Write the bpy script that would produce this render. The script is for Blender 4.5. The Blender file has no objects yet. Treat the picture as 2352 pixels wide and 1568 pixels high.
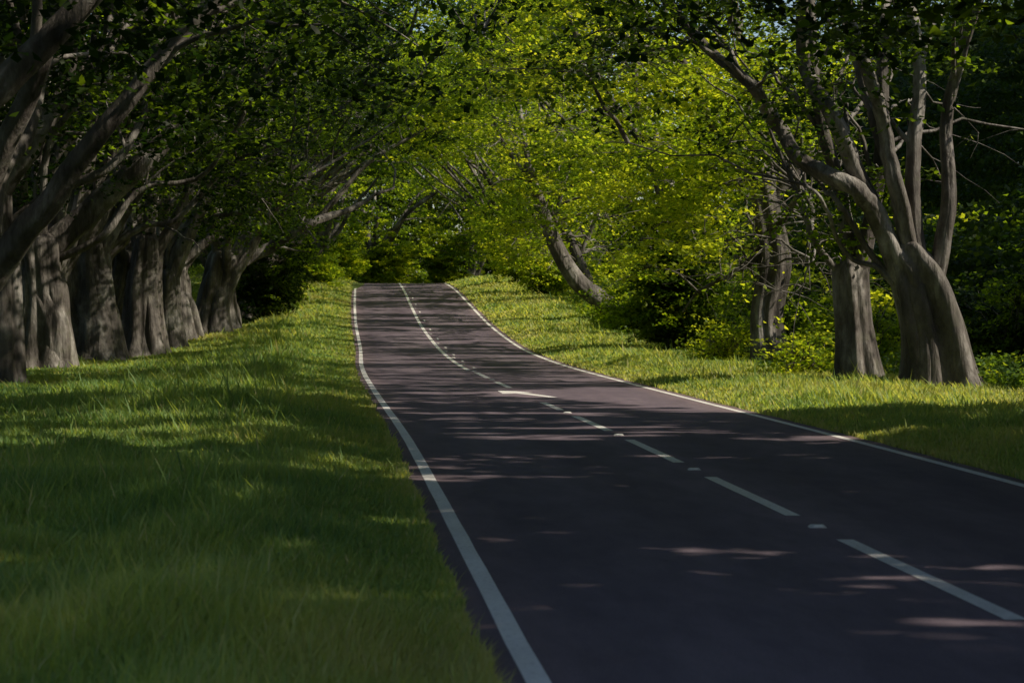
import bpy, math, numpy as np
from mathutils import Vector
rng = np.random.default_rng(7)
scene = bpy.context.scene
coll = scene.collection
scene.view_settings.view_transform = 'Standard'
scene.view_settings.look = 'None'

# ------------------------------------------------------------------ sun
EL, AZ = math.radians(42), math.radians(-12)      # AZ measured from +X towards +Y
SUN = np.array([math.cos(EL)*math.cos(AZ), math.cos(EL)*math.sin(AZ), math.sin(EL)])

# ------------------------------------------------------------------ terrain functions
_y = np.arange(-80, 1300, 0.5)
def smooth(tab, sig=4.0):
    a = np.interp(_y, [t[0] for t in tab], [t[1] for t in tab])
    k = np.exp(-0.5*(np.arange(-30, 31)*0.5/sig)**2); k /= k.sum()
    return np.convolve(np.pad(a, 30, mode='edge'), k, mode='valid')
_xc = smooth([(-80, 10.8), (9.8, 3.03), (15.8, 2.53), (21.4, 2.05), (27.3, 1.57), (37.5, .56), (52.3, -.82),
              (60, -1.46), (75.7, -2.6), (90, -3.86), (105, -5.05), (135.6, -7.3), (152, -8.0), (165, -6.8), (180, -3), (200, 6), (230, 24), (300, 75), (1300, 800)])
_zr = smooth([(-80, 0), (62, 0), (75.7, .12), (90, .78), (105, 1.71), (120, 2.55), (135.6, 3.12), (146, 3.15), (160, 2.7),
              (200, 0.6), (300, -3), (1300, -8)])
_zl = smooth([(-80, 0), (70, 0), (88, .29), (98, .4), (112, 1.35), (126, 2.8), (140, 3.9), (160, 4.3), (200, 2.5), (300, 0), (1300, 0)])
_zt = smooth([(-80, .0), (62, .0), (75.7, .2), (90, .9), (105, 1.85), (120, 2.75), (135.6, 3.4), (150, 3.5), (200, 1.5), (300, 0), (1300, 0)])
xc = lambda y: np.interp(y, _y, _xc)
zr = lambda y: np.interp(y, _y, _zr)
zl = lambda y: np.interp(y, _y, _zl)
zt = lambda y: np.interp(y, _y, _zt)
def ss(a, b, x):
    t = np.clip((x-a)/(b-a), 0, 1); return t*t*(3-2*t)
def wob(x, y, f=1.0, seed=0):
    r = np.random.default_rng(100+seed); o = 0
    for i in range(6):
        a = r.uniform(0, 6.28); k = f*r.uniform(.5, 1.6)
        o = o+np.sin(k*(x*math.cos(a)+y*math.sin(a))+r.uniform(0, 6.28))
    return o/6
def Hs(s, y):
    base = zr(y)
    side = np.where(s < 0, zl(y), zt(y))
    a = np.abs(s)
    h = base-0.02 + ss(3.5, 10.5, a)*(side-base)
    h = h + 0.07*ss(3.2, 4.0, a)*(1-ss(6, 10, a)) + ss(4, 8, a)*0.06*wob(s, y, .9, 3) + ss(14, 40, a)*0.5*wob(s, y, .12, 4)
    h = h + np.where(s < 0, 1, .35)*0.55*np.exp(-((y-137)/16)**2)*np.exp(-((a-6)/2.0)**2)
    return h
def H(x, y):
    return Hs(x-xc(y), y)

# ------------------------------------------------------------------ mesh helpers
def np_mesh(name, V, F, tint=None, smooth_=False):
    V = np.asarray(V, np.float32); F = np.asarray(F, np.int32)
    me = bpy.data.meshes.new(name)
    me.vertices.add(len(V)); me.vertices.foreach_set('co', V.ravel())
    me.loops.add(F.size); me.loops.foreach_set('vertex_index', F.ravel())
    me.polygons.add(len(F)); me.polygons.foreach_set('loop_start', np.arange(0, F.size, F.shape[1], dtype=np.int32))
    if smooth_:
        me.polygons.foreach_set('use_smooth', np.ones(len(F), bool))
    me.update(calc_edges=True)
    if tint is not None:
        at = me.attributes.new('tint', 'FLOAT', 'FACE'); at.data.foreach_set('value', np.asarray(tint, np.float32))
    return me
def mk(name, me, mat=None, parent=None, loc=(0, 0, 0)):
    o = bpy.data.objects.new(name, me); coll.objects.link(o); o.location = loc
    if mat is not None: me.materials.append(mat)
    if parent is not None: o.parent = parent
    return o
def norm(a):
    return a/np.maximum(np.linalg.norm(a, axis=-1, keepdims=True), 1e-9)
def catmull(P, n):
    P = np.asarray(P, float)
    Q = np.vstack([2*P[0]-P[1], P, 2*P[-1]-P[-2]])
    t = np.linspace(0, len(P)-1-1e-6, n); i = t.astype(int); u = (t-i)[:, None]
    a, b, c, d = Q[i], Q[i+1], Q[i+2], Q[i+3]
    return .5*((2*b)+(-a+c)*u+(2*a-5*b+4*c-d)*u*u+(-a+3*b-3*c+d)*u**3)
class Tubes:
    def __init__(s): s.V = []; s.F = []; s.n = 0
    def add(s, P, R, k=8, flute=0., seed=0):
        P = np.asarray(P, float); R = np.asarray(R, float); n = len(P)
        T = norm(np.gradient(P, axis=0))
        ax = np.argmin(np.abs(T).max(axis=0)); ref = np.eye(3)[ax]
        n1 = norm(ref-(T@ref)[:, None]*T); n2 = np.cross(T, n1)
        a = np.arange(k)*2*math.pi/k
        r = np.random.default_rng(seed); p = r.uniform(0, 6.28, 6)
        A = a[None, :]+0*R[:, None]; I = np.linspace(0, 1, n)[:, None]
        if flute > 0:
            f = .45*np.cos(3*A+p[0]+I*.8)+.4*np.cos(5*A+p[1]-I*.9)+.7*np.abs(np.cos(4*A+p[2]+I*.6))-.42+.12*np.cos(11*A+p[3]+4*I)
            f = f+.3*np.sin(9*I+p[4]+2*A)*np.cos(2*A+p[5])+.2*np.sin(17*I+p[1]-A)*np.cos(3*A+p[2])
            rad = R[:, None]*(1+flute*f)
        else:
            rad = R[:, None]*(1+.05*np.cos(2*A+p[0]+9*I)+.04*np.cos(3*A+p[1]-13*I))
        V = P[:, None, :]+rad[..., None]*(np.cos(A)[..., None]*n1[:, None, :]+np.sin(A)[..., None]*n2[:, None, :])
        idx = s.n+np.arange(n*k).reshape(n, k)
        i0 = idx[:-1]; i1 = idx[1:]
        F = np.stack([i0, np.roll(i0, -1, 1), np.roll(i1, -1, 1), i1], -1).reshape(-1, 4)
        s.V.append(V.reshape(-1, 3)); s.F.append(F); s.n += n*k
    def mesh(s, name): return np_mesh(name, np.vstack(s.V), np.vstack(s.F), smooth_=True)

# ------------------------------------------------------------------ openings carved through the canopy leaves to place the sun patches
gaps = []   # target, radius, start distance, probability
def gap(p, r, l0=1.0, pr=1.0): gaps.append((np.array(p, float), r, l0, pr))
pool = []
for y in np.arange(34.6, 45.2, .9):                 # the wide opening that lets a pool of sun onto road and verge
    x0 = np.interp(y, [34.6, 37.0, 40.0, 41.5, 45.2], [4.0, 2.2, .8, -.6, 3.2])
    for x in np.arange(x0, 9.0, .8):
        gap((x, y, .05), .3 if x < x0+.5 else .8, .5, .99); pool.append((x, y, .05))
pool = np.array(pool)
def in_pool(P, tol=.55):
    """does any of the points P stand in the sun's way to the pool of light?"""
    for p in P:
        D = p-pool; L = D@SUN; q = (D*D).sum(1)-L*L
        if ((L > 2) & (q < tol*tol)).any(): return True
    return False
gr = np.random.default_rng(5)
for i in range(84):      # slivers of sun over the carriageway
    y = math.exp(gr.uniform(math.log(27), math.log(130))); s_ = gr.uniform(-3.2, 3.0)
    L = gr.uniform(.3, 2.6)
    for q in np.arange(0, L, .3): gap((xc(y)+s_+q, y+gr.uniform(-.05, .05), zr(y)), gr.uniform(.09, .2)*(1+y/50), .5, 1)
for (x, y, L) in [(.5, 10.6, .8), (.2, 15.2, 1.2), (-.2, 17.4, .6), (.5, 20.4, .8)]:
    for q in np.arange(0, L, .2): gap((x+q, y+.03*math.sin(9*q), 0), .07, .5, 1)
for i in range(100):      # flecks on the verge
    y = gr.uniform(14, 62); s_ = gr.uniform(-10, -4)
    gap((xc(y)+s_, y, zl(y)+.1), gr.uniform(.1, .3), .5, 1)
for i in range(34):
    y = gr.uniform(23.5, 31); gap((xc(y)+gr.uniform(-9.5, -5.0), y, .1), gr.uniform(.2, .55), .5, .95)
for y in np.arange(60, 142, 3.0):
    gap((xc(y)-4.6, y, zr(y)), 1.2, .5, .95)
for y in np.arange(48, 142, 2.5):
    gap((xc(y)+4.8+.8*math.sin(y), y, zr(y)), 1.7, .5, .95)
for y in np.arange(45, 60, 2.5):
    gap((xc(y)+6.2, y, zr(y)), 1.1, .5, .95)
for (x, y, z, r) in [(7.4, 52, 2.2, 2.0), (7.0, 58, 3.5, 2.6), (6.5, 60, 6, 3.2), (5.5, 66, 7.5, 3.2), (6, 72, 5, 3.2), (4, 75, 9, 3.8), (9.6, 43.6, 1.4, 1.2), (9.3, 43.6, 3.0, 1.3),
                     (3, 85, 6, 3.6), (2.5, 90, 10, 4), (3.6, 92, 2.4, 1.4), (2.6, 92, 3.4, 1.4), (1.6, 92, 5, 1.5), (1.0, 100, 7, 3.5), (0, 110, 9, 4), (-1.5, 120, 8, 4), (-4, 135, 9, 5), (2, 72, 11, 3.6), (7.5, 64, 9, 3.2), (-12.8, 84, 1.6, 1.7), (-12.5, 95, 1.6, 1.5)]:
    gap((x, y, z), r, r+1.0, .88)
def carve(P):
    keep = np.ones(len(P), bool)
    P = P.astype(np.float32); S32 = SUN.astype(np.float32)
    for (c, r, l0, pr) in gaps:
        D = P-c.astype(np.float32); L = D@S32
        q = (D*D).sum(1)-L*L
        hit = (L > l0) & (q < r*r)
        if pr < 1: hit &= rng.random(len(P)) < pr
        keep &= ~hit
    return keep

def leaf_quads(P, N, L, ratio=.66, yaw=None):
    n = len(P)
    N = norm(N)
    r = rng.normal(size=(n, 3)); a = norm(np.cross(N, r)); b = np.cross(N, a)
    L = np.broadcast_to(L, n)[:, None]
    cup = N*L*.12
    V = np.empty((n, 4, 3), np.float32)
    V[:, 0] = P-a*L*.5; V[:, 1] = P+b*L*.5*ratio-cup; V[:, 2] = P+a*L*.5; V[:, 3] = P-b*L*.5*ratio-cup
    return V.reshape(-1, 3), np.arange(4*n).reshape(n, 4)

# ------------------------------------------------------------------ materials
def new_mat(name):
    m = bpy.data.materials.new(name); m.use_nodes = True
    nt = m.node_tree; nt.nodes.clear()
    out = nt.nodes.new('ShaderNodeOutputMaterial')
    return m, nt, out
def ramp(nt, stops, interp='LINEAR'):
    r = nt.nodes.new('ShaderNodeValToRGB'); r.color_ramp.interpolation = interp
    e = r.color_ramp.elements
    while len(e) < len(stops): e.new(.5)
    for i, (p, c) in enumerate(stops):
        e[i].position = p; e[i].color = (*c, 1)
    return r
def noise(nt, scale, detail=4, rough=.6, vec=None):
    n = nt.nodes.new('ShaderNodeTexNoise'); n.inputs['Scale'].default_value = scale
    n.inputs['Detail'].default_value = detail; n.inputs['Roughness'].default_value = rough
    if vec is not None: nt.links.new(vec, n.inputs['Vector'])
    return n
def geo(nt): return nt.nodes.new('ShaderNodeNewGeometry').outputs['Position']
def mapping(nt, v, sc):
    m = nt.nodes.new('ShaderNodeMapping'); m.inputs['Scale'].default_value = sc; nt.links.new(v, m.inputs['Vector']); return m.outputs[0]

def leaf_mat(name, stops, tstops, tr=.5, rough=.5):
    m, nt, out = new_mat(name); L = nt.links
    at = nt.nodes.new('ShaderNodeAttribute'); at.attribute_name = 'tint'
    r1 = ramp(nt, stops); r2 = ramp(nt, tstops)
    L.new(at.outputs['Fac'], r1.inputs[0]); L.new(at.outputs['Fac'], r2.inputs[0])
    p = nt.nodes.new('ShaderNodeBsdfPrincipled'); p.inputs['Roughness'].default_value = rough
    p.inputs['Specular IOR Level'].default_value = .22
    t = nt.nodes.new('ShaderNodeBsdfTranslucent'); mx = nt.nodes.new('ShaderNodeMixShader'); mx.inputs[0].default_value = tr
    L.new(r1.outputs[0], p.inputs['Base Color']); L.new(r2.outputs[0], t.inputs['Color'])
    L.new(p.outputs[0], mx.inputs[1]); L.new(t.outputs[0], mx.inputs[2]); L.new(mx.outputs[0], out.inputs[0])
    return m
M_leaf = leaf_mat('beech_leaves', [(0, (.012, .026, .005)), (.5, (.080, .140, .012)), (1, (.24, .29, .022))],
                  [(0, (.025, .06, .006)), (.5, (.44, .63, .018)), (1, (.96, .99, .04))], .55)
M_wood = leaf_mat('woodland_leaves', [(0, (.012, .027, .006)), (.5, (.026, .052, .01)), (1, (.075, .105, .014))],
                  [(0, (.04, .08, .01)), (.5, (.11, .18, .012)), (1, (.34, .42, .025))], .4, .6)
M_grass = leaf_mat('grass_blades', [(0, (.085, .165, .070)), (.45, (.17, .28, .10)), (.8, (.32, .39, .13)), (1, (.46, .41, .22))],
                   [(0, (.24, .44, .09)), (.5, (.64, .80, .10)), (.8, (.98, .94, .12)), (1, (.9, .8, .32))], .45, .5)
M_herb = leaf_mat('herb_leaves', [(0, (.02, .05, .012)), (.5, (.06, .12, .02)), (1, (.13, .19, .022))],
                  [(0, (.08, .16, .02)), (.5, (.3, .46, .02)), (1, (.75, .8, .03))], .45)

def bark_mat():
    m, nt, out = new_mat('beech_bark'); L = nt.links
    g = geo(nt)
    n1 = noise(nt, 1.3, 6, .65, mapping(nt, g, (1, 1, .45)))
    n2 = noise(nt, 7, 8, .7, mapping(nt, g, (1, 1, .35)))
    n3 = noise(nt, 2.2, 3, .5, mapping(nt, g, (1, 1, 2.5)))
    n4 = noise(nt, 3.2, 3, .55, mapping(nt, g, (1, 1, .12)))
    r1 = ramp(nt, [(.34, (.050, .042, .040)), (.5, (.13, .114, .108)), (.68, (.40, .38, .37))])
    L.new(n1.outputs[0], r1.inputs[0])
    r2 = ramp(nt, [(.35, (.34, .31, .29)), (.55, (1, 1, 1))]); L.new(n2.outputs[0], r2.inputs[0])
    mu = nt.nodes.new('ShaderNodeMixRGB'); mu.blend_type = 'MULTIPLY'; mu.inputs[0].default_value = .7
    L.new(r1.outputs[0], mu.inputs[1]); L.new(r2.outputs[0], mu.inputs[2])
    r5 = ramp(nt, [(.38, (.5, .47, .45)), (.55, (1.05, 1.05, 1.05))]); L.new(n4.outputs[0], r5.inputs[0])
    m5 = nt.nodes.new('ShaderNodeMixRGB'); m5.blend_type = 'MULTIPLY'; m5.inputs[0].default_value = .55
    L.new(mu.outputs[0], m5.inputs[1]); L.new(r5.outputs[0], m5.inputs[2])
    mg = nt.nodes.new('ShaderNodeMixRGB'); mg.inputs[2].default_value = (.09, .095, .055, 1)
    r3 = ramp(nt, [(.5, (0, 0, 0)), (.75, (.4, .4, .4))]); L.new(n3.outputs[0], r3.inputs[0])
    L.new(r3.outputs[0], mg.inputs[0]); L.new(m5.outputs[0], mg.inputs[1])
    p = nt.nodes.new('ShaderNodeBsdfPrincipled'); p.inputs['Roughness'].default_value = .65; p.inputs['Specular IOR Level'].default_value = .4
    L.new(mg.outputs[0], p.inputs['Base Color'])
    b = nt.nodes.new('ShaderNodeBump'); b.inputs['Strength'].default_value = .6; b.inputs['Distance'].default_value = .06
    b2 = nt.nodes.new('ShaderNodeBump'); b2.inputs['Strength'].default_value = .65; b2.inputs['Distance'].default_value = .2
    ad = nt.nodes.new('ShaderNodeMath'); ad.operation = 'ADD'; L.new(n2.outputs[0], ad.inputs[0]); L.new(n1.outputs[0], ad.inputs[1])
    L.new(ad.outputs[0], b.inputs['Height']); L.new(n4.outputs[0], b2.inputs['Height']); L.new(b2.outputs[0], b.inputs['Normal'])
    L.new(b.outputs[0], p.inputs['Normal']); L.new(p.outputs[0], out.inputs[0])
    return m
M_bark = bark_mat()

def ground_mat():
    m, nt, out = new_mat('verge_soil_and_turf'); L = nt.links; g = geo(nt)
    n1 = noise(nt, .5, 6, .6, g); n2 = noise(nt, 14, 6, .7, g)
    r1 = ramp(nt, [(.3, (.07, .095, .034)), (.5, (.11, .16, .05)), (.7, (.17, .20, .07))]); L.new(n1.outputs[0], r1.inputs[0])
    r2 = ramp(nt, [(.3, (.45, .4, .35)), (.7, (1.2, 1.2, 1.1))]); L.new(n2.outputs[0], r2.inputs[0])
    mu = nt.nodes.new('ShaderNodeMixRGB'); mu.blend_type = 'MULTIPLY'; mu.inputs[0].default_value = 1
    L.new(r1.outputs[0], mu.inputs[1]); L.new(r2.outputs[0], mu.inputs[2])
    p = nt.nodes.new('ShaderNodeBsdfPrincipled'); p.inputs['Roughness'].default_value = .95; p.inputs['Specular IOR Level'].default_value = .1
    L.new(mu.outputs[0], p.inputs['Base Color'])
    b = nt.nodes.new('ShaderNodeBump'); b.inputs['Strength'].default_value = .8; b.inputs['Distance'].default_value = .05
    L.new(n2.outputs[0], b.inputs['Height']); L.new(b.outputs[0], p.inputs['Normal']); L.new(p.outputs[0], out.inputs[0])
    return m
def asphalt_mat():
    m, nt, out = new_mat('asphalt'); L = nt.links; g = geo(nt)
    uv = nt.nodes.new('ShaderNodeUVMap'); uv.uv_map = 'UVMap'
    n1 = noise(nt, .35, 4, .6, mapping(nt, uv.outputs[0], (1.5, .25, 1)))
    n2 = noise(nt, 90, 3, .8, g); n3 = noise(nt, 3, 5, .7, mapping(nt, uv.outputs[0], (1, .3, 1)))
    r1 = ramp(nt, [(.3, (.125, .098, .136)), (.5, (.165, .132, .174)), (.72, (.215, .176, .215))]); L.new(n1.outputs[0], r1.inputs[0])
    r2 = ramp(nt, [(.3, (.5, .5, .5)), (.6, (1.1, 1.1, 1.1)), (.75, (1.7, 1.65, 1.6))]); L.new(n2.outputs[0], r2.inputs[0])
    r3 = ramp(nt, [(.35, (.78, .78, .8)), (.7, (1.18, 1.15, 1.12))]); L.new(n3.outputs[0], r3.inputs[0])
    mu = nt.nodes.new('ShaderNodeMixRGB'); mu.blend_type = 'MULTIPLY'; mu.inputs[0].default_value = 1
    L.new(r1.outputs[0], mu.inputs[1]); L.new(r2.outputs[0], mu.inputs[2])
    m2 = nt.nodes.new('ShaderNodeMixRGB'); m2.blend_type = 'MULTIPLY'; m2.inputs[0].default_value = 1
    L.new(mu.outputs[0], m2.inputs[1]); L.new(r3.outputs[0], m2.inputs[2])
    sx = nt.nodes.new('ShaderNodeSeparateXYZ'); L.new(uv.outputs[0], sx.inputs[0])
    ab = nt.nodes.new('ShaderNodeMath'); ab.operation = 'ABSOLUTE'; L.new(sx.outputs[0], ab.inputs[0])
    mr = nt.nodes.new('ShaderNodeMath'); mr.operation = 'DIVIDE'; mr.inputs[1].default_value = 3.3; L.new(ab.outputs[0], mr.inputs[0])
    r4 = ramp(nt, [(0, (1.25, 1.2, 1.18)), (.1, (1.05, 1.05, 1.05)), (.3, (.85, .85, .87)), (.5, (1.05, 1.05, 1.05)), (.72, (.85, .85, .87)), (.95, (1.25, 1.15, 1.02))])
    L.new(mr.outputs[0], r4.inputs[0])
    m3 = nt.nodes.new('ShaderNodeMixRGB'); m3.blend_type = 'MULTIPLY'; m3.inputs[0].default_value = 1
    L.new(m2.outputs[0], m3.inputs[1]); L.new(r4.outputs[0], m3.inputs[2])
    p = nt.nodes.new('ShaderNodeBsdfPrincipled'); p.inputs['Roughness'].default_value = .8; p.inputs['Specular IOR Level'].default_value = .2
    p.inputs['Sheen Weight'].default_value = .05; p.inputs['Sheen Roughness'].default_value = .6; p.inputs['Sheen Tint'].default_value = (1, .85, .8, 1)
    L.new(m3.outputs[0], p.inputs['Base Color'])
    b = nt.nodes.new('ShaderNodeBump'); b.inputs['Strength'].default_value = .5; b.inputs['Distance'].default_value = .01
    L.new(n2.outputs[0], b.inputs['Height']); L.new(b.outputs[0], p.inputs['Normal']); L.new(p.outputs[0], out.inputs[0])
    return m
def paint_mat():
    m, nt, out = new_mat('worn_white_paint'); L = nt.links; g = geo(nt)
    n1 = noise(nt, 26, 5, .75, g); n2 = noise(nt, 1.1, 3, .6, g)
    r1 = ramp(nt, [(.32, (.3, .28, .3)), (.41, (.80, .77, .79)), (.6, (.93, .90, .92))]); L.new(n1.outputs[0], r1.inputs[0])
    r2 = ramp(nt, [(.3, (.85, .84, .84)), (.6, (1, 1, 1))]); L.new(n2.outputs[0], r2.inputs[0])
    mu = nt.nodes.new('ShaderNodeMixRGB'); mu.blend_type = 'MULTIPLY'; mu.inputs[0].default_value = 1
    L.new(r1.outputs[0], mu.inputs[1]); L.new(r2.outputs[0], mu.inputs[2])
    p = nt.nodes.new('ShaderNodeBsdfPrincipled'); p.inputs['Roughness'].default_value = .5
    L.new(mu.outputs[0], p.inputs['Base Color']); L.new(p.outputs[0], out.inputs[0])
    return m
def plain(name, c, rough=.5, metal=0):
    m, nt, out = new_mat(name); L = nt.links
    n = noise(nt, 20, 3, .6, geo(nt)); r = ramp(nt, [(.3, tuple(v*.75 for v in c)), (.7, c)]); L.new(n.outputs[0], r.inputs[0])
    p = nt.nodes.new('ShaderNodeBsdfPrincipled'); p.inputs['Roughness'].default_value = rough; p.inputs['Metallic'].default_value = metal
    L.new(r.outputs[0], p.inputs['Base Color']); L.new(p.outputs[0], out.inputs[0]); return m
M_ground, M_asph, M_paint = ground_mat(), asphalt_mat(), paint_mat()

# ------------------------------------------------------------------ ground & road
sc = np.concatenate([[-900, -500, -300, -200, -140, -100, -75, -60, -48, -38, -30, -24, -20, -17], np.arange(-15, -4, .5), np.arange(-4, 4.01, .25),
                     np.arange(4.5, 15.1, .5), [17, 20, 24, 30, 38, 48, 60, 75, 100, 140, 200, 300, 500, 900]])
yc = np.concatenate([[-300, -150, -80], np.arange(-40, 200, 1.0), np.arange(200, 400, 5.0), [420, 460, 520, 600, 700, 850, 1000, 1250]])
S_, Y_ = np.meshgrid(sc, yc)
Z_ = Hs(S_, Y_); X_ = S_+xc(Y_)
n0, n1_ = S_.shape; idx = np.arange(n0*n1_).reshape(n0, n1_)
F = np.stack([idx[:-1, :-1], idx[:-1, 1:], idx[1:, 1:], idx[1:, :-1]], -1).reshape(-1, 4)
o = mk('ground', np_mesh('ground', np.stack([X_, Y_, Z_], -1).reshape(-1, 3), F, smooth_=True), M_ground)
o['kind'] = 'structure'; o['label'] = 'grassy roadside ground rising to a low crest'; o['category'] = 'ground'

def strip(name, s0, s1, y0, y1, dz, mat, step=1.0, ragged=0, parent=None, cols=1):
    ys = np.unique(np.concatenate([[y0], np.arange(math.ceil(y0/step+1e-6)*step, y1, step), [y1]]))
    t = np.linspace(0, 1, cols+1)
    a = s0(ys) if callable(s0) else np.full(len(ys), s0, float); b = s1(ys) if callable(s1) else np.full(len(ys), s1, float)
    if ragged:
        a = a+ragged*wob(ys*3, ys*0, 1.4, 8)+ragged*.5*wob(ys*9, 0*ys, 1.2, 9); b = b+ragged*wob(ys*3+50, ys*0, 1.4, 8)+ragged*.5*wob(ys*9+8, 0*ys, 1.2, 9)
    s = a[:, None]*(1-t)+b[:, None]*t; yy = ys[:, None]+0*s
    V = np.stack([s+xc(yy), yy, zr(yy)+dz], -1).reshape(-1, 3)
    idx = np.arange(s.size).reshape(s.shape)
    F = np.stack([idx[:-1, :-1], idx[:-1, 1:], idx[1:, 1:], idx[1:, :-1]], -1).reshape(-1, 4)
    me = np_mesh(name, V, F, smooth_=True)
    uv = me.uv_layers.new(name='UVMap'); sv = np.stack([s, yy], -1).reshape(-1, 2)[F.ravel()]
    uv.data.foreach_set('uv', sv.astype(np.float32).ravel())
    return mk(name, me, mat, parent)
road = strip('road', -3.14, 3.14, -40, 400, 0.0, M_asph, .5, .05, None, 16)
road['kind'] = 'structure'; road['label'] = 'dark asphalt country road climbing to a crest'; road['category'] = 'road'
strip('edge_line', -2.97, -2.85, -30, 230, .004, M_paint, 1, .006, road)
strip('edge_line', 2.85, 2.97, -30, 230, .004, M_paint, 1, .006, road)
dashes = [(-.2, 3.8), (5.8, 9.8), (11.77, 15.77), (17.55, 21.45), (23.4, 27.3), (29.2, 33.0), (34.9, 37.6), (44.0, 47.5), (49.7, 53.7)]
for a, b in dashes: strip('centre_line_dash', -.065, .065, a, b, .004, M_paint, .5, .004, road)
strip('centre_line', -.15, -.02, 55.5, 230, .004, M_paint, 1, 0, road)
for y in np.arange(57, 150, 6.0): strip('centre_line_dash', .16, .23, y, y+1.0, .004, M_paint, .5, 0, road)
# deflection arrow painted before the double line
V = []; ar = [(39.6, .34, .50), (40.2, .18, .40), (40.8, .02, .26), (41.4, -.16, .10)]
for y, a, b in ar: V += [(xc(y)+a, y, .004), (xc(y)+b, y, .004)]
Fq = [[2*i, 2*i+1, 2*i+3, 2*i+2] for i in range(3)]
n = len(V)
V += [(xc(41.4)-.38, 41.1, .0046), (xc(41.4)+.22, 41.6, .0046), (xc(41.4)-.1, 42.3, .0046), (xc(41.4)-.5, 42.6, .0046)]
Fq.append([n, n+1, n+2, n+3])
mk('lane_arrow', np_mesh('lane_arrow', V, Fq), M_paint, road)

# road studs
def stud_mesh():
    B = [(-.07, -.065, 0), (.07, -.065, 0), (.07, .065, 0), (-.07, .065, 0), (-.05, -.04, .02), (.05, -.04, .02), (.05, .04, .02), (-.05, .04, .02)]
    return np_mesh('road_stud', B, [[0, 1, 5, 4], [1, 2, 6, 5], [2, 3, 7, 6], [3, 0, 4, 7], [4, 5, 6, 7]])
sm = stud_mesh(); sm.materials.append(plain('stud_casting', (.7, .68, .67), .5, .1))
lm = np_mesh('reflector', [(-.035, -.064, .008), (.035, -.064, .008), (.035, -.046, .0215), (-.035, -.046, .0215)], [[0, 1, 2, 3]])
lm.materials.append(plain('stud_reflector', (.85, .85, .83), .15))
for y in [10.8, 16.66, 22.4, 28.25, 34.0, 48.6, 54.6]+list(np.arange(60.5, 130, 6)):
    st = bpy.data.objects.new('road_stud', sm); coll.objects.link(st)
    st.location = (xc(y)+(0.05 if y > 55 else 0), y, zr(y)+.001)
    st['label'] = 'small pale reflective road stud between centre line marks'; st['category'] = 'road stud'; st['group'] = 'reflective studs along the centre line'
    r = bpy.data.objects.new('reflector', lm); coll.objects.link(r); r.parent = st

# ------------------------------------------------------------------ foliage sprays
def sprays(C, nper, R, size, zdroop=.25, clumptint=None, carve_=True, hikeep=.36, nr=.42, tilt=.3):
    m = len(C)
    rep = np.repeat(np.arange(m), nper)
    lim0 = 1.8+.155*np.maximum(C[rep, 1], 10)+1.2
    rep = rep[(C[rep, 2] < lim0) | (rng.random(len(rep)) < hikeep)]
    ang = rng.uniform(0, 6.283, len(rep)); rad = np.sqrt(rng.random(len(rep)))*R
    tn = rng.normal(size=(m, 3))*np.array([tilt, tilt, 0])+np.array([0, 0, 1]); tn = norm(tn)
    ex = norm(np.cross(tn, np.tile([0, 1., 0], (m, 1)))); ey = np.cross(tn, ex)
    el = rng.uniform(.45, 1, m)
    P = C[rep]+ex[rep]*(np.cos(ang)*rad)[:, None]+ey[rep]*(np.sin(ang)*rad*el[rep])[:, None]
    P[:, 2] += -zdroop*rad**2+rng.normal(size=len(rep))*.05
    t = (clumptint if clumptint is not None else rng.normal(.5, .18, m))[rep]+rng.normal(0, .10, len(rep))
    hi = C[rep, 2] > 1.8+.155*np.maximum(C[rep, 1], 10)+1.2
    keep = carve(P) if carve_ else np.ones(len(P), bool)
    P = P[keep]; hi = hi[keep]; t = t[keep]
    N = tn[rep][keep]+rng.normal(size=(len(P), 3))*nr
    L = size*rng.uniform(.7, 1.3, len(P))*np.where(hi, 2.2, 1)
    V, F = leaf_quads(P, N, L)
    return V, F, np.clip(t, 0, 1)

def floor_default(s, y):
    a = np.abs(s)
    over = np.where(a < 4.8, np.interp(y, [0, 30, 46, 60, 100, 150], [5.2, 5.3, 6.5, 7.0, 8.0, 8.4]), 5.2)
    left = np.where(s < -8, np.interp(y, [0, 40, 60, 90, 110], [4.8, 5.2, 4.8, 4.6, 3.0]), np.interp(y, [0, 40, 70, 110], [4.8, 5.4, 4.8, 3.2]))
    right = np.interp(y, [0, 36, 48, 54, 58, 120], [4.4, 4.6, 4.0, 2.4, 1.8, 1.2])
    right = np.where((s < 6.2) & (y > 66) & (y < 92), 5.0, right)
    right = np.where((y > 62.5) & (y < 73), 5.0, right)
    return np.where(s < -4.8, left, np.where(s > 4.8, right, over))

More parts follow.
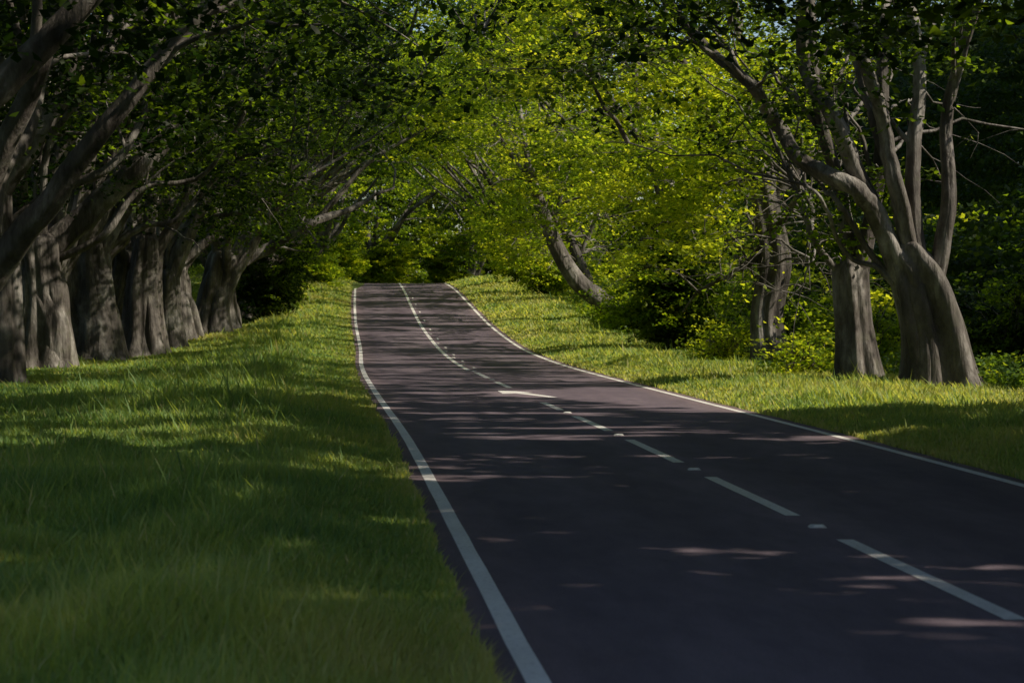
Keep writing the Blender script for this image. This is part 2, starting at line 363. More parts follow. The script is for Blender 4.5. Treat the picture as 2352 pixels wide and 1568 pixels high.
ntree = [0]
def add_tree(x, y, trunk, tr, limbs, side, ncl=60, nspray=12, nleaf=30, size=.15, flute=.14, label=None, group=None, zmax=17.5, reach=8.5, umin=-7, nlow=0, nfl=floor_default, tint=.5, hero=True, core=.84, hikeep=.36, sig=1.0, sigz=.6, tilt=.3, spread=1.0, flare=.4, tvar=.17, extra=()):
    ntree[0] += 1; sd = ntree[0]*17; r = np.random.default_rng(sd)
    z0 = float(H(x, y)); base = np.array([x, y, z0])
    e = bpy.data.objects.new('beech_tree', None); e.empty_display_size = 1; coll.objects.link(e); e.location = base
    e['label'] = label or 'old beech tree with smooth grey fluted trunk on verge'; e['category'] = 'tree'
    e['group'] = group or 'beech trees lining the road'
    B = Tubes()
    tp = np.array([(p[0], p[1] if len(p) > 2 else 0, p[-1]) for p in trunk], float)
    tp = np.vstack([tp[0]-[0, 0, .35], tp])
    rr = np.array([tr[0]]+list(tr), float)
    nn = 30; P = catmull(tp, nn); R0 = np.interp(np.linspace(0, len(rr)-1, nn), np.arange(len(rr)), rr)
    R = R0*(core+flare*np.exp(-np.maximum(P[:, 2], 0)/.4))
    d = norm(P[-1]-P[-2]); rl = R[-1]
    P2 = np.vstack([P, P[-1]+d*rl*.4, P[-1]+d*rl*.65, P[-1]+d*rl*.75]); R2 = np.concatenate([R, [rl*.85, rl*.5, rl*.02]])
    B.add(P2, R2, 84, flute, sd)
    skel = []
    ht = tp[-1][2]
    def cen(z): return np.array([np.interp(z, P[:, 2], P[:, 0]), np.interp(z, P[:, 2], P[:, 1]), z]), float(np.interp(z, P[:, 2], R0))
    nbig = 0
    for li, (pts, r0, r1) in enumerate(limbs):
        lp = np.array([(p[0], p[1] if len(p) > 2 else (r.uniform(-.25, .25)*i), p[-1]) for i, p in enumerate(pts)], float)
        zs = lp[0][2]
        if r0 > .15 and P[:, 2].max() > 0:
            c1, R1 = cen(zs); dv = lp[min(2, len(lp)-1)]-c1; dv[2] = 0
            nbig += 1
            dv = norm(dv); aa = nbig*2.4+sd; dv = norm(dv+.55*np.array([math.cos(aa), math.sin(aa)-.4, 0])); pre = []; pr_ = []
            for zz, oo, fr in [(-.35, .80, .52), (.12, .68, .44), (.38*ht, .58, .38), (.72*ht, .46, .40)]:
                if zz > zs-.45: break
                c, RR_ = cen(zz); pre.append(c+dv*oo*RR_*spread); pr_.append(max(fr*RR_, r0*1.0))
            full = np.vstack(pre+[lp]); n = 7*len(full)
            Q = catmull(full, n)
            key = pr_+list(r0+(r1-r0)*np.linspace(0, 1, len(lp))**.85)
            RR = np.interp(np.linspace(0, len(full)-1, n), np.arange(len(full)), key)
            k0 = int(n*len(pre)/len(full))
            Q[k0:] += np.cumsum(r.normal(size=(n-k0, 3))*.014, axis=0)
            B.add(Q, RR, 28, .09 if flute < .2 else .13, sd+li)
            Qc = Q[k0:]
        else:
            j = np.argmin(np.linalg.norm(P-(lp[0]-[0, 0, .4]), axis=1)); lp = np.vstack([P[j]*.7+lp[0]*.3, lp])
            n = max(10, 5*len(lp)); Qc = catmull(lp, n); Qc += np.cumsum(r.normal(size=(n, 3))*.03, axis=0)*np.linspace(0, 1, n)[:, None]
            t = np.linspace(0, 1, n); RR = (r0*(1-t)+r1*t)*(1+.5*np.exp(-t/.06)); B.add(Qc, RR, 12, .05, sd+li)
        Rc = np.linspace(r0, r1, len(Qc)); n = len(Qc)
        d = norm(Qc[-1]-Qc[-4]); L = r.uniform(2.5, 4.0); ext = np.array([Qc[-1]+d*L*k+np.array([0, 0, .25*k*k])+r.normal(size=3)*.18*k for k in np.linspace(0, 1.4, 6)])
        B.add(ext, np.linspace(r1, r1*.3, 6), 8, 0, sd+li+50)
        skel.append(Qc[3:]); skel.append(ext)
        for b in range(3 if hero else 1):
            k = r.integers(n//3, n); p0 = Qc[k]; dirb = norm(norm(r.normal(size=3))*.8+d+np.array([-.0, 0, .35]))
            Lb = r.uniform(1.5, 3.5); bp = np.array([p0+dirb*Lb*u+np.array([0, 0, -.25*Lb*u*u*.6])+r.normal(size=3)*.1*u for u in np.linspace(0, 1, 7)])
            if in_pool(bp+base): continue
            B.add(bp, np.linspace(min(Rc[k]*.5, .08), .012, 7), 7, 0, sd+b)
            skel.append(bp)
    SK = np.vstack(skel)+base
    C = [(a, b, c+float(H(a, b))) for a, b, c in extra]
    nex = len(C)
    tries = 0
    def okf(px, py, z): return z >= float(nfl(np.array(px-float(xc(py))), np.array(py)))
    while len(C) < ncl+nex and tries < 6000:
        tries += 1
        u = r.uniform(umin, reach+.5); v = r.uniform(-6.5, 6.5); z = r.uniform(1.5, zmax)
        q = ((u-1)/(reach))**2+(v/6.8)**2+((z-9.5)/(zmax-9.5))**2 if z > 9.5 else ((u-1)/reach)**2+(v/6.8)**2
        if q > 1 or r.random() > .3+.7*q: continue
        px = x+side*u; py = y+v
        if okf(px, py, z): C.append((px, py, z+float(H(px, py))))
    k = 0; tries = 0
    while k < nlow and tries < 4000:          # low boughs drooping towards the road
        tries += 1
        u = r.uniform(-2.5, min(6.5, reach)); v = r.uniform(-5.5, 5.5); z = r.uniform(1.5, 8.5)
        px = x+side*u; py = y+v
        if okf(px, py, z): C.append((px, py, z+float(H(px, py)))); k += 1
    C = np.array(C) if len(C) else np.array([[x, y, z0+12]])
    for ci, c in enumerate(C):
        D = np.linalg.norm(SK-c, axis=1)+np.where(SK[:, 2] > c[2]+.5, 6 if ci >= nex else 0, 0)+np.maximum(0, 3-(SK[:, 2]-z0))*.5
        p0 = SK[np.argmin(D)]; L = np.linalg.norm(c-p0)
        if L > (5 if ci >= nex else 12): continue
        lift = min(.18*L, .7)
        n = 8; u = np.linspace(0, 1, n)[:, None]
        bp = p0*(1-u)+c*u+np.array([0, 0, 1])*lift*np.sin(u*math.pi)+r.normal(size=(n, 3))*.07*L*.3*np.sin(u*math.pi)
        if in_pool(bp): continue
        B.add(bp-base, np.linspace(.02+.009*min(L, 5), .008, n), 6, 0, ci)
        if hero:
            for k in range(3):
                dd = r.normal(size=3)*[1, 1, .4]; st = bp[r.integers(4, 8)]
                tw = np.array([st+dd*w+np.array([0, 0, -.25*w*w])+r.normal(size=3)*.04*w for w in np.linspace(0, 1.1, 5)])
                B.add(tw-base, np.linspace(.014, .004, 5), 4, 0, k)
    mk('trunk', B.mesh('trunk'), M_bark, e)
    ct = r.normal(tint, tvar, len(C)); ct[:nex] += .15  # crown tint also carries painted shade (low) and painted sun (high)
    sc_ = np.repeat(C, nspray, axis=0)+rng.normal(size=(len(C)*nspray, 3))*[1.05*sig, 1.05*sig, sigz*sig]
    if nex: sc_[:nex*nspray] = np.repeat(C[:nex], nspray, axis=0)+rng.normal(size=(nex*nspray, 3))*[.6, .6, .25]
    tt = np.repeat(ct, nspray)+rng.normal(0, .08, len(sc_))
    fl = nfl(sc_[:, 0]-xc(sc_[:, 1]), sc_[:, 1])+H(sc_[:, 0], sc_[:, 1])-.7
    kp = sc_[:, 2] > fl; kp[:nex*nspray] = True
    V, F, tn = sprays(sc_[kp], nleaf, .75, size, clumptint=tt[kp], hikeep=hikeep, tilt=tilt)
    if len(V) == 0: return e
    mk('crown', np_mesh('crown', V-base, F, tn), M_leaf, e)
    return e

def generic(x, y, side, r0=.55, h=3.2, lean=.6, lr=(.18, .32), **kw):
    r = np.random.default_rng(int(abs(x*13+y*7))+5)
    trunk = [(0, 0, 0), (side*lean*.25, r.uniform(-.1, .1), h*.4), (side*lean, r.uniform(-.2, .2), h)]
    limbs = []
    nl = r.integers(5, 8)
    for i in range(nl):
        a = i*2*math.pi/nl+r.uniform(-.4, .4); out = np.array([math.cos(a)+side*.55, math.sin(a)])
        st = np.array([side*lean, 0, h-.4+r.uniform(-.6, .3)]); q = r.uniform(.7, 1.3)
        pts = [tuple(st+[out[0]*.3, out[1]*.3, 0])]
        for k, (dr, dz) in enumerate([(.9, 1.3), (1.7, 3.0), (2.9, 5.0), (4.4, 7.0)]):
            pts.append(tuple(st+[out[0]*dr*q+r.normal()*.2, out[1]*dr*q+r.normal()*.2, dz+r.normal()*.25]))
        limbs.append((pts, r.uniform(*lr), .07))
    return add_tree(x, y, trunk, [r0, r0*.85, r0*.8], limbs, side, **kw)

# ---- left row, explicit limbs (local metres: x towards the road, z up)
LG = 'beech trees along the shaded verge'
LT = dict(group=LG, tint=.05, hikeep=.85)  # low tint paints canopy shade into the leaf colour
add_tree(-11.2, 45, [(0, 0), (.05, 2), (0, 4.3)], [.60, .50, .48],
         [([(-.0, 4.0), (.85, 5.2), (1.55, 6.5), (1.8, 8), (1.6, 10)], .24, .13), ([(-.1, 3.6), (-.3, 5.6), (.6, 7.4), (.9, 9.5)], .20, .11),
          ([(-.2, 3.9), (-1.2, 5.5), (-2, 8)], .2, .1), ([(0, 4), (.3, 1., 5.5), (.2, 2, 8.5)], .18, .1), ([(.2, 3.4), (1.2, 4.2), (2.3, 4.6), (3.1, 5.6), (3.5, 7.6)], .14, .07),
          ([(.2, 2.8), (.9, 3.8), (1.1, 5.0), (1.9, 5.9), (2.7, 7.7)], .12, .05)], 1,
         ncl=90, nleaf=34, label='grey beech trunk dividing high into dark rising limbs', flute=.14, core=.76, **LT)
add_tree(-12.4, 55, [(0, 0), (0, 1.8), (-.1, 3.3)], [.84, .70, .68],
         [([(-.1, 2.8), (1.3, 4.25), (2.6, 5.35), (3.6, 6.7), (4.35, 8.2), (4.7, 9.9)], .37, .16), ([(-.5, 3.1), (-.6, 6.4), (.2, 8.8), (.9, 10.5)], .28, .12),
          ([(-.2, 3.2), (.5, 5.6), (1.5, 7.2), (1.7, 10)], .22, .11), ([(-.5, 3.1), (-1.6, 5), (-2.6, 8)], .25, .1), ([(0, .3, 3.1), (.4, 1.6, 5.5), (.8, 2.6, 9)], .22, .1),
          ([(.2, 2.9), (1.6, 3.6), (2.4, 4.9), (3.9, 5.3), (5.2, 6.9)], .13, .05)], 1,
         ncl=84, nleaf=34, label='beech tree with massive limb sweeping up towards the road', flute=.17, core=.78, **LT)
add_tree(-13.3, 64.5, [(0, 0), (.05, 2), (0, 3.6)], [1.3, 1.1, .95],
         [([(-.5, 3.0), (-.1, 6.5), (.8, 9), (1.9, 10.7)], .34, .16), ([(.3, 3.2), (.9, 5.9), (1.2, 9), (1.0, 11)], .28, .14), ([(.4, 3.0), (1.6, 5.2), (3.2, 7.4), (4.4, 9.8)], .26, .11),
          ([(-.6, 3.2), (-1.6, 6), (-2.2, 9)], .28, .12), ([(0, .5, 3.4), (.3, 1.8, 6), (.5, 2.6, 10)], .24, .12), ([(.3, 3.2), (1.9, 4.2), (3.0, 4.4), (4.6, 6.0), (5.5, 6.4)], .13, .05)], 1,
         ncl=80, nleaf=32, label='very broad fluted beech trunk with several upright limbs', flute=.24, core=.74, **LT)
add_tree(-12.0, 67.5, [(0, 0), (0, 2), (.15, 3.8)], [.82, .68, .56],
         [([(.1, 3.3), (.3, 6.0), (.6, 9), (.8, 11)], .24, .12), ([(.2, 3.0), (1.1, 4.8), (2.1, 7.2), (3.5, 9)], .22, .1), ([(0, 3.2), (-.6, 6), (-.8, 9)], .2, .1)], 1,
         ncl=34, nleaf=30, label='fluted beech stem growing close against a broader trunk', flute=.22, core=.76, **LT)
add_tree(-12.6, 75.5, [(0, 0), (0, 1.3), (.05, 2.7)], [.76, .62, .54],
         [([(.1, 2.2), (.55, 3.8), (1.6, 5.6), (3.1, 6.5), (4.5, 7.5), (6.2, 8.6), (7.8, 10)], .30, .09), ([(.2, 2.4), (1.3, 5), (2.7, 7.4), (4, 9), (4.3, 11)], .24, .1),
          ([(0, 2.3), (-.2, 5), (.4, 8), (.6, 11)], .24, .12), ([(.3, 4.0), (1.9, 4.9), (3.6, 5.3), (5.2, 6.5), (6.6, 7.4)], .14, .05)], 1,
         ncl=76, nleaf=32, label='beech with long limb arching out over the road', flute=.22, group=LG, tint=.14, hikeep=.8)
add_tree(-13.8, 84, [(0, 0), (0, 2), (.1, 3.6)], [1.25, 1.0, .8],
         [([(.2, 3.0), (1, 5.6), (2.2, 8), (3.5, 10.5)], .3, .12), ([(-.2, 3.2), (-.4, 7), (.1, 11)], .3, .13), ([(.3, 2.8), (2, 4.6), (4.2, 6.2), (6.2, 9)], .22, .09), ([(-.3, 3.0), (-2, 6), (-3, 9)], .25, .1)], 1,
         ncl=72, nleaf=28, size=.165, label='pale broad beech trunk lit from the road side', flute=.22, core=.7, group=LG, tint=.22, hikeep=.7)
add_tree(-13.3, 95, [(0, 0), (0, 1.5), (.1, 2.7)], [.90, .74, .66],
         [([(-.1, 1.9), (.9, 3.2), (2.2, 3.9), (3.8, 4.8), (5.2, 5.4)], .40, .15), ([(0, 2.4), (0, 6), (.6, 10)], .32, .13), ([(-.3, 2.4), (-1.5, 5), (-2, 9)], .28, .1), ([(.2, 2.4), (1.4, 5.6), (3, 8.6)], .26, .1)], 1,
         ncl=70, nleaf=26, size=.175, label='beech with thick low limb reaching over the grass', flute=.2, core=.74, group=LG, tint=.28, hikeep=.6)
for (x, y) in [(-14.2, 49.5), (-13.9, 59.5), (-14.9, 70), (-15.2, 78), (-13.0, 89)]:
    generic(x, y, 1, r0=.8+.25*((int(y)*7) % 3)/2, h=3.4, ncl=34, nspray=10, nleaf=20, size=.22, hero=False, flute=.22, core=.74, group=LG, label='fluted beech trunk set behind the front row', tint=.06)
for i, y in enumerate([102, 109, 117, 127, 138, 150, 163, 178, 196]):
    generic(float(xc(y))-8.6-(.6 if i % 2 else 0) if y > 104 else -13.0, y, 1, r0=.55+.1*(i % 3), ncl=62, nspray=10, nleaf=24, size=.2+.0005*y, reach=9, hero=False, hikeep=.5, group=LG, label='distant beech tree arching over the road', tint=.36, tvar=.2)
for y in [36, 26, 15]:  # trunks out of frame, placed for shading; near-black tint paints shade
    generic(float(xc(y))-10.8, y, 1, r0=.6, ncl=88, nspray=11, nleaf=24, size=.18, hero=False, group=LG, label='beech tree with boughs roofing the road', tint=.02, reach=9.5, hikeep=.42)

# ---- right row
RG = 'beech trees along the sunlit verge'
add_tree(9.1, 44, [(0, 0), (-.15, 1.2), (-.5, 2.35), (-.75, 2.8)], [.88, .77, .66, .50],
         [([(-.9, 2.4), (-1.45, 3.7), (-2, 4.25), (-2.9, 4.8), (-3.45, 5.6), (-4.1, 6.25), (-4.9, 7.2), (-5.8, 8.3)], .22, .09),
          ([(-.9, 2.5), (-1.65, 4.25), (-2.4, 5.8), (-2.8, 7), (-3, 8.6)], .23, .12), ([(-.6, 2.6), (-.95, 4.1), (-1.2, 5.3), (-1.6, 6.5), (-2.2, 8)], .20, .11),
          ([(-.4, 2.3), (-.6, 4.6), (-.5, 6.5), (-.7, 8.2)], .18, .11), ([(-.1, 2.0), (.1, 4.0), (.2, 6), (.7, 8.5)], .19, .1), ([(-.4, .5, 2.4), (-.9, 1.6, 5.2), (-1.6, 2.6, 8)], .18, .1),
          ([(-.9, 2.2), (-1.5, 3.0), (-2.1, 3.9), (-2.5, 4.6)], .1, .04), ([(-.7, 1.9), (-1.4, 2.6), (-1.9, 2.9), (-2.6, 4.1), (-3.2, 4.5)], .08, .03)], -1,
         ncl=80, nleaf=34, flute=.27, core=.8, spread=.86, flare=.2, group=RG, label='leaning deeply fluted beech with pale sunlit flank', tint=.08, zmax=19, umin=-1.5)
add_tree(7.7, 46, [(0, 0), (-.1, 1.2), (-.2, 2.5)], [.56, .47, .48],
         [([(-.2, 2.1), (-.4, 4), (-1.0, 6), (-1.2, 9)], .2, .1), ([(0, 2.2), (.4, 4.6), (.4, 7), (.6, 9)], .18, .1), ([(-.3, 2.2), (-1.1, 3.2), (-1.6, 4.6)], .12, .05)], -1,
         ncl=30, nleaf=34, flute=.22, core=.8, spread=.85, flare=.2, group=RG, label='short dark beech stem beside the leaning fluted trunk', tint=.18,
         extra=[(6.9, 45.4, 3.3), (7.3, 44.9, 3.9), (6.5, 46, 4.2), (7.9, 44.6, 4.4)])
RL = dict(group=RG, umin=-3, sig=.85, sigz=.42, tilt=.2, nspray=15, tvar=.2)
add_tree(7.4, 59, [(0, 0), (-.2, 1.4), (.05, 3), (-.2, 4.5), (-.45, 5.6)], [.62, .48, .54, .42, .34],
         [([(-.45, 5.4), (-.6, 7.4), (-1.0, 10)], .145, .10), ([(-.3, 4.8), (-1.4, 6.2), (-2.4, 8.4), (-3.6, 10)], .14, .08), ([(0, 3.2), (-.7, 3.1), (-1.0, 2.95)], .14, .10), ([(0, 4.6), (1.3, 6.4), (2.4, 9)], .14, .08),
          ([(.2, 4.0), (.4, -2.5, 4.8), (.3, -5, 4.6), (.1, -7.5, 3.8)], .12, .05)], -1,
         ncl=72, nlow=46, nleaf=38, size=.165, flute=.2, label='knobbly slender beech trunk among bright leaves', tint=.72, zmax=23, hikeep=.36, reach=7.5,  # high tint paints sunlit brightness into the leaves
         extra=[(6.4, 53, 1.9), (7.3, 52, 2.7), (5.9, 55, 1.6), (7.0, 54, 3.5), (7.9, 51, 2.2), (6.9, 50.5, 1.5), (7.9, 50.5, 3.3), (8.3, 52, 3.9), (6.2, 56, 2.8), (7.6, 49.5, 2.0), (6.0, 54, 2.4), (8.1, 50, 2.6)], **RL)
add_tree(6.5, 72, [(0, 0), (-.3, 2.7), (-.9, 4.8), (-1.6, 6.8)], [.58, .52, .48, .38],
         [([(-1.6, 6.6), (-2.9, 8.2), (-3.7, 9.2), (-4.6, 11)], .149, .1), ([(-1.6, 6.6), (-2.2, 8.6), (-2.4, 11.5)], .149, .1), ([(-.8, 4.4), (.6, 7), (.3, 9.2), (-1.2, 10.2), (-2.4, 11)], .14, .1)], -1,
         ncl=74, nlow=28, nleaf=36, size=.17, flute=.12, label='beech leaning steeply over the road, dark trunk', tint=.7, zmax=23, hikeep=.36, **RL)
add_tree(4.9, 92, [(0, 0), (-.9, .85), (-1.95, 1.7), (-2.8, 3.0), (-3.5, 4.7), (-4.2, 6.9)], [.50, .46, .42, .38, .31, .22],
         [([(-4.1, 6.6), (-4.6, 9.2), (-5.2, 12)], .145, .1), ([(-3, 4.0), (-2.4, 6.5), (-1.2, 9), (-1, 12)], .12, .08), ([(-3.8, 5.8), (-5.4, 8), (-6.2, 11)], .12, .06)], -1,
         ncl=70, nlow=36, nleaf=34, size=.18, flute=.04, core=.95, label='beech with pale trunk bent low across the verge', tint=.66, zmax=20,
         nfl=lambda s, y: np.where((s > 2) & (y < 93), 4.0, floor_default(s, y)), **RL)
add_tree(4.2, 106, [(0, 0), (-.7, 1.8), (-1.5, 3.6), (-2.6, 5.2)], [.42, .34, .28, .22],
         [([(-2.5, 5), (-3.6, 7), (-4.5, 10)], .14, .09), ([(-2.4, 5), (-2.4, 8), (-1.8, 11)], .14, .09), ([(-.8, 2.2), (.3, 5), (.8, 9)], .14, .09)], -1,
         ncl=66, nlow=38, nleaf=32, size=.19, flute=.1, label='leaning grey beech stem beside the climbing road', tint=.64, **RL)
for i, y in enumerate([82, 113, 122, 133, 145, 158, 172, 188]):
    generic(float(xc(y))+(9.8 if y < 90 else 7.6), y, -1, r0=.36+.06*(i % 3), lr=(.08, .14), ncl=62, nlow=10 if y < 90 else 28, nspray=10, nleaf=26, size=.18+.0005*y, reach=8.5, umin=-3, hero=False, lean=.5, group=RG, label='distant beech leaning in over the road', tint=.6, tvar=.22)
for y in [29.5, 20.5, 11.5, 2.5, -6.5]:  # trunks out of frame, placed to shade the near road; tint painted dark
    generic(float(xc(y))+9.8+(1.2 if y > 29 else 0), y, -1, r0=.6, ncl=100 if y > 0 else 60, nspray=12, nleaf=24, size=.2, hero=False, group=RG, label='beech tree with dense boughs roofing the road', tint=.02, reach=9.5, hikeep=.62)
for y in [6, 16, 26]:  # unseen row added to deepen the shade over the road
    generic(float(xc(y))+19.5, y, -1, r0=.5, ncl=64, nspray=10, nleaf=20, size=.27, hero=False, group='unseen second row added for shade', label='unseen beech added behind the roadside row for shade', tint=.12, reach=7.5,
            nfl=lambda s, y: np.full(np.shape(s), 2.0))

# ------------------------------------------------------------------ shrubs
def shrub(x, y, w, dpt, h, n, label, size=.11, tint=.55, mat=M_leaf, st_r=.04):
    z0 = float(H(x, y)); base = np.array([x, y, z0])
    e = bpy.data.objects.new('shrub', None); coll.objects.link(e); e.location = base
    e['label'] = label; e['category'] = 'shrub'; e['group'] = 'shrubs on the verge'
    B = Tubes(); C = []
    r = np.random.default_rng(int(abs(x)*31+y*3+999))
    for i in range(30):
        a = r.uniform(0, 6.28); q = math.sqrt(r.random()); zz = h*r.uniform(.15, 1.1)*math.sqrt(max(.1, 1-(q*.8)**2)); q *= r.uniform(.8, 1.3)
        tip = np.array([math.cos(a)*q*w/2, math.sin(a)*q*dpt/2, zz]); st = np.array([r.uniform(-.3, .3), r.uniform(-.3, .3), -.1])
        bp = np.array([st*(1-u)+tip*u+np.array([0, 0, .3*h*math.sin(u*math.pi)*.4])+r.normal(size=3)*.05 for u in np.linspace(0, 1, 8)])
        B.add(bp, np.linspace(st_r*.7, .006, 8), 6, 0, i)
        for k in range(n//30): C.append(bp[r.integers(2, 8)]+r.normal(size=3)*[.42, .42, .34])
    C = np.array(C); C[:, 2] = np.maximum(C[:, 2], .12); C += base
    mk('stems', B.mesh('stems'), M_bark, e)
    V, F, t = sprays(C, 28, .45, size, .35, clumptint=rng.normal(tint, .22, len(C)), carve_=False, hikeep=1)
    mk('foliage', np_mesh('foliage', V-base, F, t), mat, e)
shrub(5.6, 70, 4.8, 3.2, 5.3, 900, 'large tangled shrub with glinting leaves', .15, .36)
shrub(4.7, 86, 2.6, 2, 1.9, 230, 'low leafy shrub hiding a trunk base', .15, .55)
shrub(8.8, 66, 3.0, 3, 3.2, 340, 'leafy shrub behind slender beech', .14, .4)
shrub(7.0, 50, 1.3, 1.4, 1.1, 80, 'bright yellow green beech growth', .12, .75)
shrub(6.3, 61, 2.0, 1.8, 1.3, 110, 'low spray of bright leaves', .12, .75)
shrub(9.6, 57, 2.6, 2.4, 2.2, 180, 'yellow green bushy regrowth', .13, .65)
shrub(11.8, 49, 3.0, 3, 3.0, 300, 'dark bush behind fluted beech', .14, .2)
shrub(-11.6, 98, 3.2, 3, 5.0, 400, 'dark leafy mass under beech boughs', .17, .12)
shrub(-12.2, 105, 3.6, 4, 4.6, 460, 'dark dense mass of foliage under beech limb', .17, .15)  # stands in for the beech's own hanging dark foliage
shrub(-11.2, 121, 3.4, 4, 2.6, 280, 'small bush on the grassy bank', .18, .5)
shrub(2.0, 112, 3.0, 3, 3.0, 260, 'sunlit shrub below leaning beeches', .17, .68)
shrub(.6, 124, 3.0, 3, 3.0, 240, 'sunlit shrub near the crest', .18, .68)
shrub(-14.0, 168, 6, 4, 5.5, 420, 'leafy bush beyond the crest of the road', .26, .7)  # bushes past the crest: brightness put into the leaf tint
shrub(-10.5, 176, 6, 4, 6.0, 440, 'mid green bush beyond the crest of the road', .26, .74)
shrub(-6.5, 196, 6, 4, 7.5, 460, 'broad leafy bush where the road bends away', .28, .78)
shrub(-13.5, 190, 7, 4, 7.0, 460, 'tall bush where the road bends away', .28, .64)

# ------------------------------------------------------------------ woodland and undergrowth
def woods():
    C = []; Tn = []
    def band(n, fx, y0, y1, h, zp=.85, tb=0):
        y = rng.uniform(y0, y1, n); x = fx(y, n); z = rng.random(n)**zp*h*(1+.18*wob(x, y, .15, 5))
        C.append(np.stack([x, y, z+H(x, y)], -1)); Tn.append(np.full(n, tb))
    band(4600, lambda y, n: np.minimum(xc(y), -2)-rng.uniform(19, 32, n), 20, 240, 17)
    band(1800, lambda y, n: np.minimum(xc(y), -5)-rng.uniform(15.5, 20, n), 45, 230, 6)
    band(2100, lambda y, n: xc(y)+rng.uniform(15, 22, n), 40, 170, 5.0)
    band(4200, lambda y, n: xc(y)+rng.uniform(25, 34, n), 20, 170, 14)
    band(6500, lambda y, n: -2+rng.uniform(40, 56, n), 40, 260, 33)
    band(9500, lambda y, n: rng.uniform(-60, 70, n), 212, 262, 52, .95, .42)  # far end lies in shade, so brightness is put into its tint
    band(1500, lambda y, n: rng.uniform(-30, 4, n), 212, 235, 14, 1.1, .5)
    C = np.vstack(C); Tn = np.concatenate(Tn)
    kp = ~((np.abs(C[:, 0]-xc(C[:, 1])) < 5.0) & (C[:, 2] < zr(C[:, 1])+5.5)); C = C[kp]; Tn = Tn[kp]
    ti = np.clip(.42+Tn+.35*wob(C[:, 0], C[:, 2]+C[:, 1]*.3, .5, 6)+rng.normal(0, .1, len(C)), 0, 1)
    near = (C[:, 1] < 105) & (np.abs(C[:, 0]) < 36)
    V1, F1, t1 = sprays(C[~near], 20, 1.7, .56, .15, clumptint=ti[~near], carve_=True, hikeep=1, nr=.9)
    V2, F2, t2 = sprays(C[near], 70, 1.5, .26, .15, clumptint=ti[near], carve_=True, hikeep=1, nr=.7)
    V = np.vstack([V1, V2]); t = np.concatenate([t1, t2])
    o = mk('woodland', np_mesh('woodland', V, np.arange(len(V)).reshape(-1, 4), t), M_wood); o['kind'] = 'stuff'; o['label'] = 'dense dark green woodland behind the avenue'; o['category'] = 'woodland'
woods()
def undergrowth():
    n = 8500
    y = 20*np.exp(rng.random(n)*math.log(160/20)); right = rng.random(n) < .65
    s = np.where(right, 7.5+rng.exponential(3.0, n), -12.0-rng.exponential(3., n))
    s = np.where(right & (y < 50), s+2.6, s)
    x = xc(y)+s; hh = .06+.6*rng.random(n)*np.clip((np.abs(s)-7.3)/3.5, .12, 1)*np.where(right, 1, .5)
    C = np.stack([x, y, H(x, y)+hh], -1)
    V, F, t = sprays(C, 15, .4, .12, .5, clumptint=np.clip(rng.normal(.52, .18, n), 0, 1), carve_=False)
    o = mk('undergrowth', np_mesh('undergrowth', V, F, t), M_herb); o['kind'] = 'stuff'; o['label'] = 'nettles and leafy herbs under the trees'; o['category'] = 'undergrowth'
undergrowth()

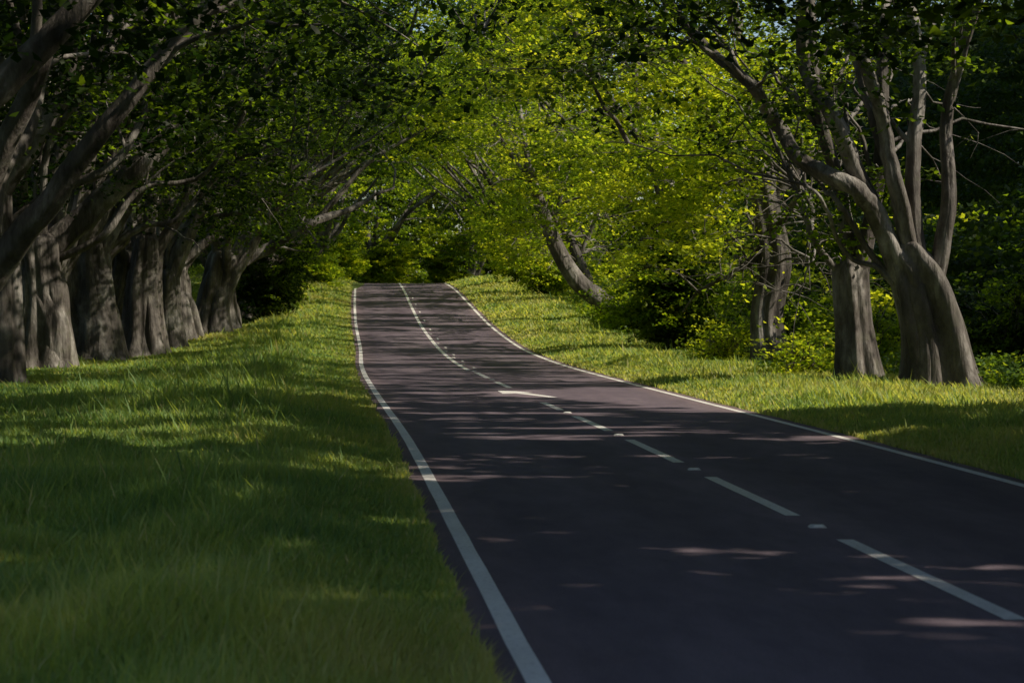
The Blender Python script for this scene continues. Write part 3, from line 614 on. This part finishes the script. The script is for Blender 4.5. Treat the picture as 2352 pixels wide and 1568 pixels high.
# ------------------------------------------------------------------ grass
def grass(n, left):
    if left:
        y = 8.0*np.exp(rng.random(n)*math.log(150/8.0))
        lo = np.maximum(-12.5, -.34*y-xc(y)); lo = np.minimum(lo, -4); s = -3.12+(lo+3.12)*rng.random(n)
    else:
        y = 18*np.exp(rng.random(n)*math.log(150/18.)); hi = np.clip(.34*y-xc(y), 4, 10.5); s = 3.12+(hi-3.12)*rng.random(n)
    s = s+.05*wob(y*3, 0*y, 1.4, 8)*(np.abs(s) < 3.6)
    x = xc(y)+s; z = H(x, y)
    tall = np.clip(.55+.9*wob(x, y, 1.1, 11)+.5*wob(x, y, 4, 12), 0, 1.3)
    edge = np.clip((np.abs(s)-3.1)/1.6, .25, 1)
    h = (.06+.19*tall*edge)*rng.uniform(.5, 1.45, n)
    h = h*np.where(left & (y > 32) & (s < -4.6) & (s > -9), 1.3, 1)*np.where(np.abs(s) > 7.5, .7, 1)
    h = np.where(rng.random(n) < .02, h*1.8, h)
    w = .0040*np.maximum(1, y/10)*rng.uniform(.6, 1.3, n)
    a = rng.uniform(0, 6.283, n); bend = rng.uniform(.15, .9, n)*h; lx, ly = np.cos(a)*bend, np.sin(a)*bend
    px, py = -np.sin(a)*w, np.cos(a)*w
    V = np.empty((n, 4, 3), np.float32)
    V[:, 0] = np.stack([x, y, z-.02], -1)
    V[:, 1] = np.stack([x+lx*.3+px, y+ly*.3+py, z+h*.5], -1)
    V[:, 2] = np.stack([x+lx, y+ly, z+h*.92], -1)
    V[:, 3] = np.stack([x+lx*.3-px, y+ly*.3-py, z+h*.5], -1)
    t = np.where(left, .48, .66)+.27*wob(x, y, .8, 13)+.20*wob(x, y, 3.1, 14)+rng.normal(0, .12, n)+np.where(left, .16*np.clip((13-y)/4, 0, 1)*np.clip((s+5.5)/2, 0, 1), 0)+np.where(left, .15*np.clip((y-50)/40, 0, 1), 0)  # right verge starts lighter: sunlight painted into the blade colour
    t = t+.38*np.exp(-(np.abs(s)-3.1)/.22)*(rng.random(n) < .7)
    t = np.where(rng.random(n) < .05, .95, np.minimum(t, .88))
    return V.reshape(-1, 3), np.clip(t, 0, 1)
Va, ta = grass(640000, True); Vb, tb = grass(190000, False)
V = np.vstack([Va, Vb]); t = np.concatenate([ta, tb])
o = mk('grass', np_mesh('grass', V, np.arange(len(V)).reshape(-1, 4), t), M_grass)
o['kind'] = 'stuff'; o['label'] = 'rough green grass covering the road verges'; o['category'] = 'grass'

# ------------------------------------------------------------------ world, sun, camera
w = bpy.data.worlds.new('World'); scene.world = w; w.use_nodes = True
nt = w.node_tree; bg = nt.nodes['Background']; sky = nt.nodes.new('ShaderNodeTexSky'); sky.sky_type = 'NISHITA'
sky.sun_disc = False; sky.sun_elevation = EL; sky.sun_rotation = math.radians(90)-AZ
nt.links.new(sky.outputs[0], bg.inputs[0]); bg.inputs[1].default_value = .12
ld = bpy.data.lights.new('sun', 'SUN'); ld.energy = 5; ld.angle = math.radians(.8); ld.color = (1, .90, .70)
lo = bpy.data.objects.new('sun', ld); coll.objects.link(lo); lo.rotation_euler = Vector(SUN).to_track_quat('Z', 'Y').to_euler()
lo.location = (40, 40, 60)
cd = bpy.data.cameras.new('camera'); cam = bpy.data.objects.new('camera', cd); coll.objects.link(cam)
cd.lens = 73; cd.sensor_width = 36; cd.clip_end = 3000; cam.location = (0, 0, 1.8)
cam.rotation_euler = (math.radians(90-1.06), 0, 0)
cd.dof.use_dof = True; cd.dof.focus_distance = 48; cd.dof.aperture_fstop = 4.0
scene.camera = cam
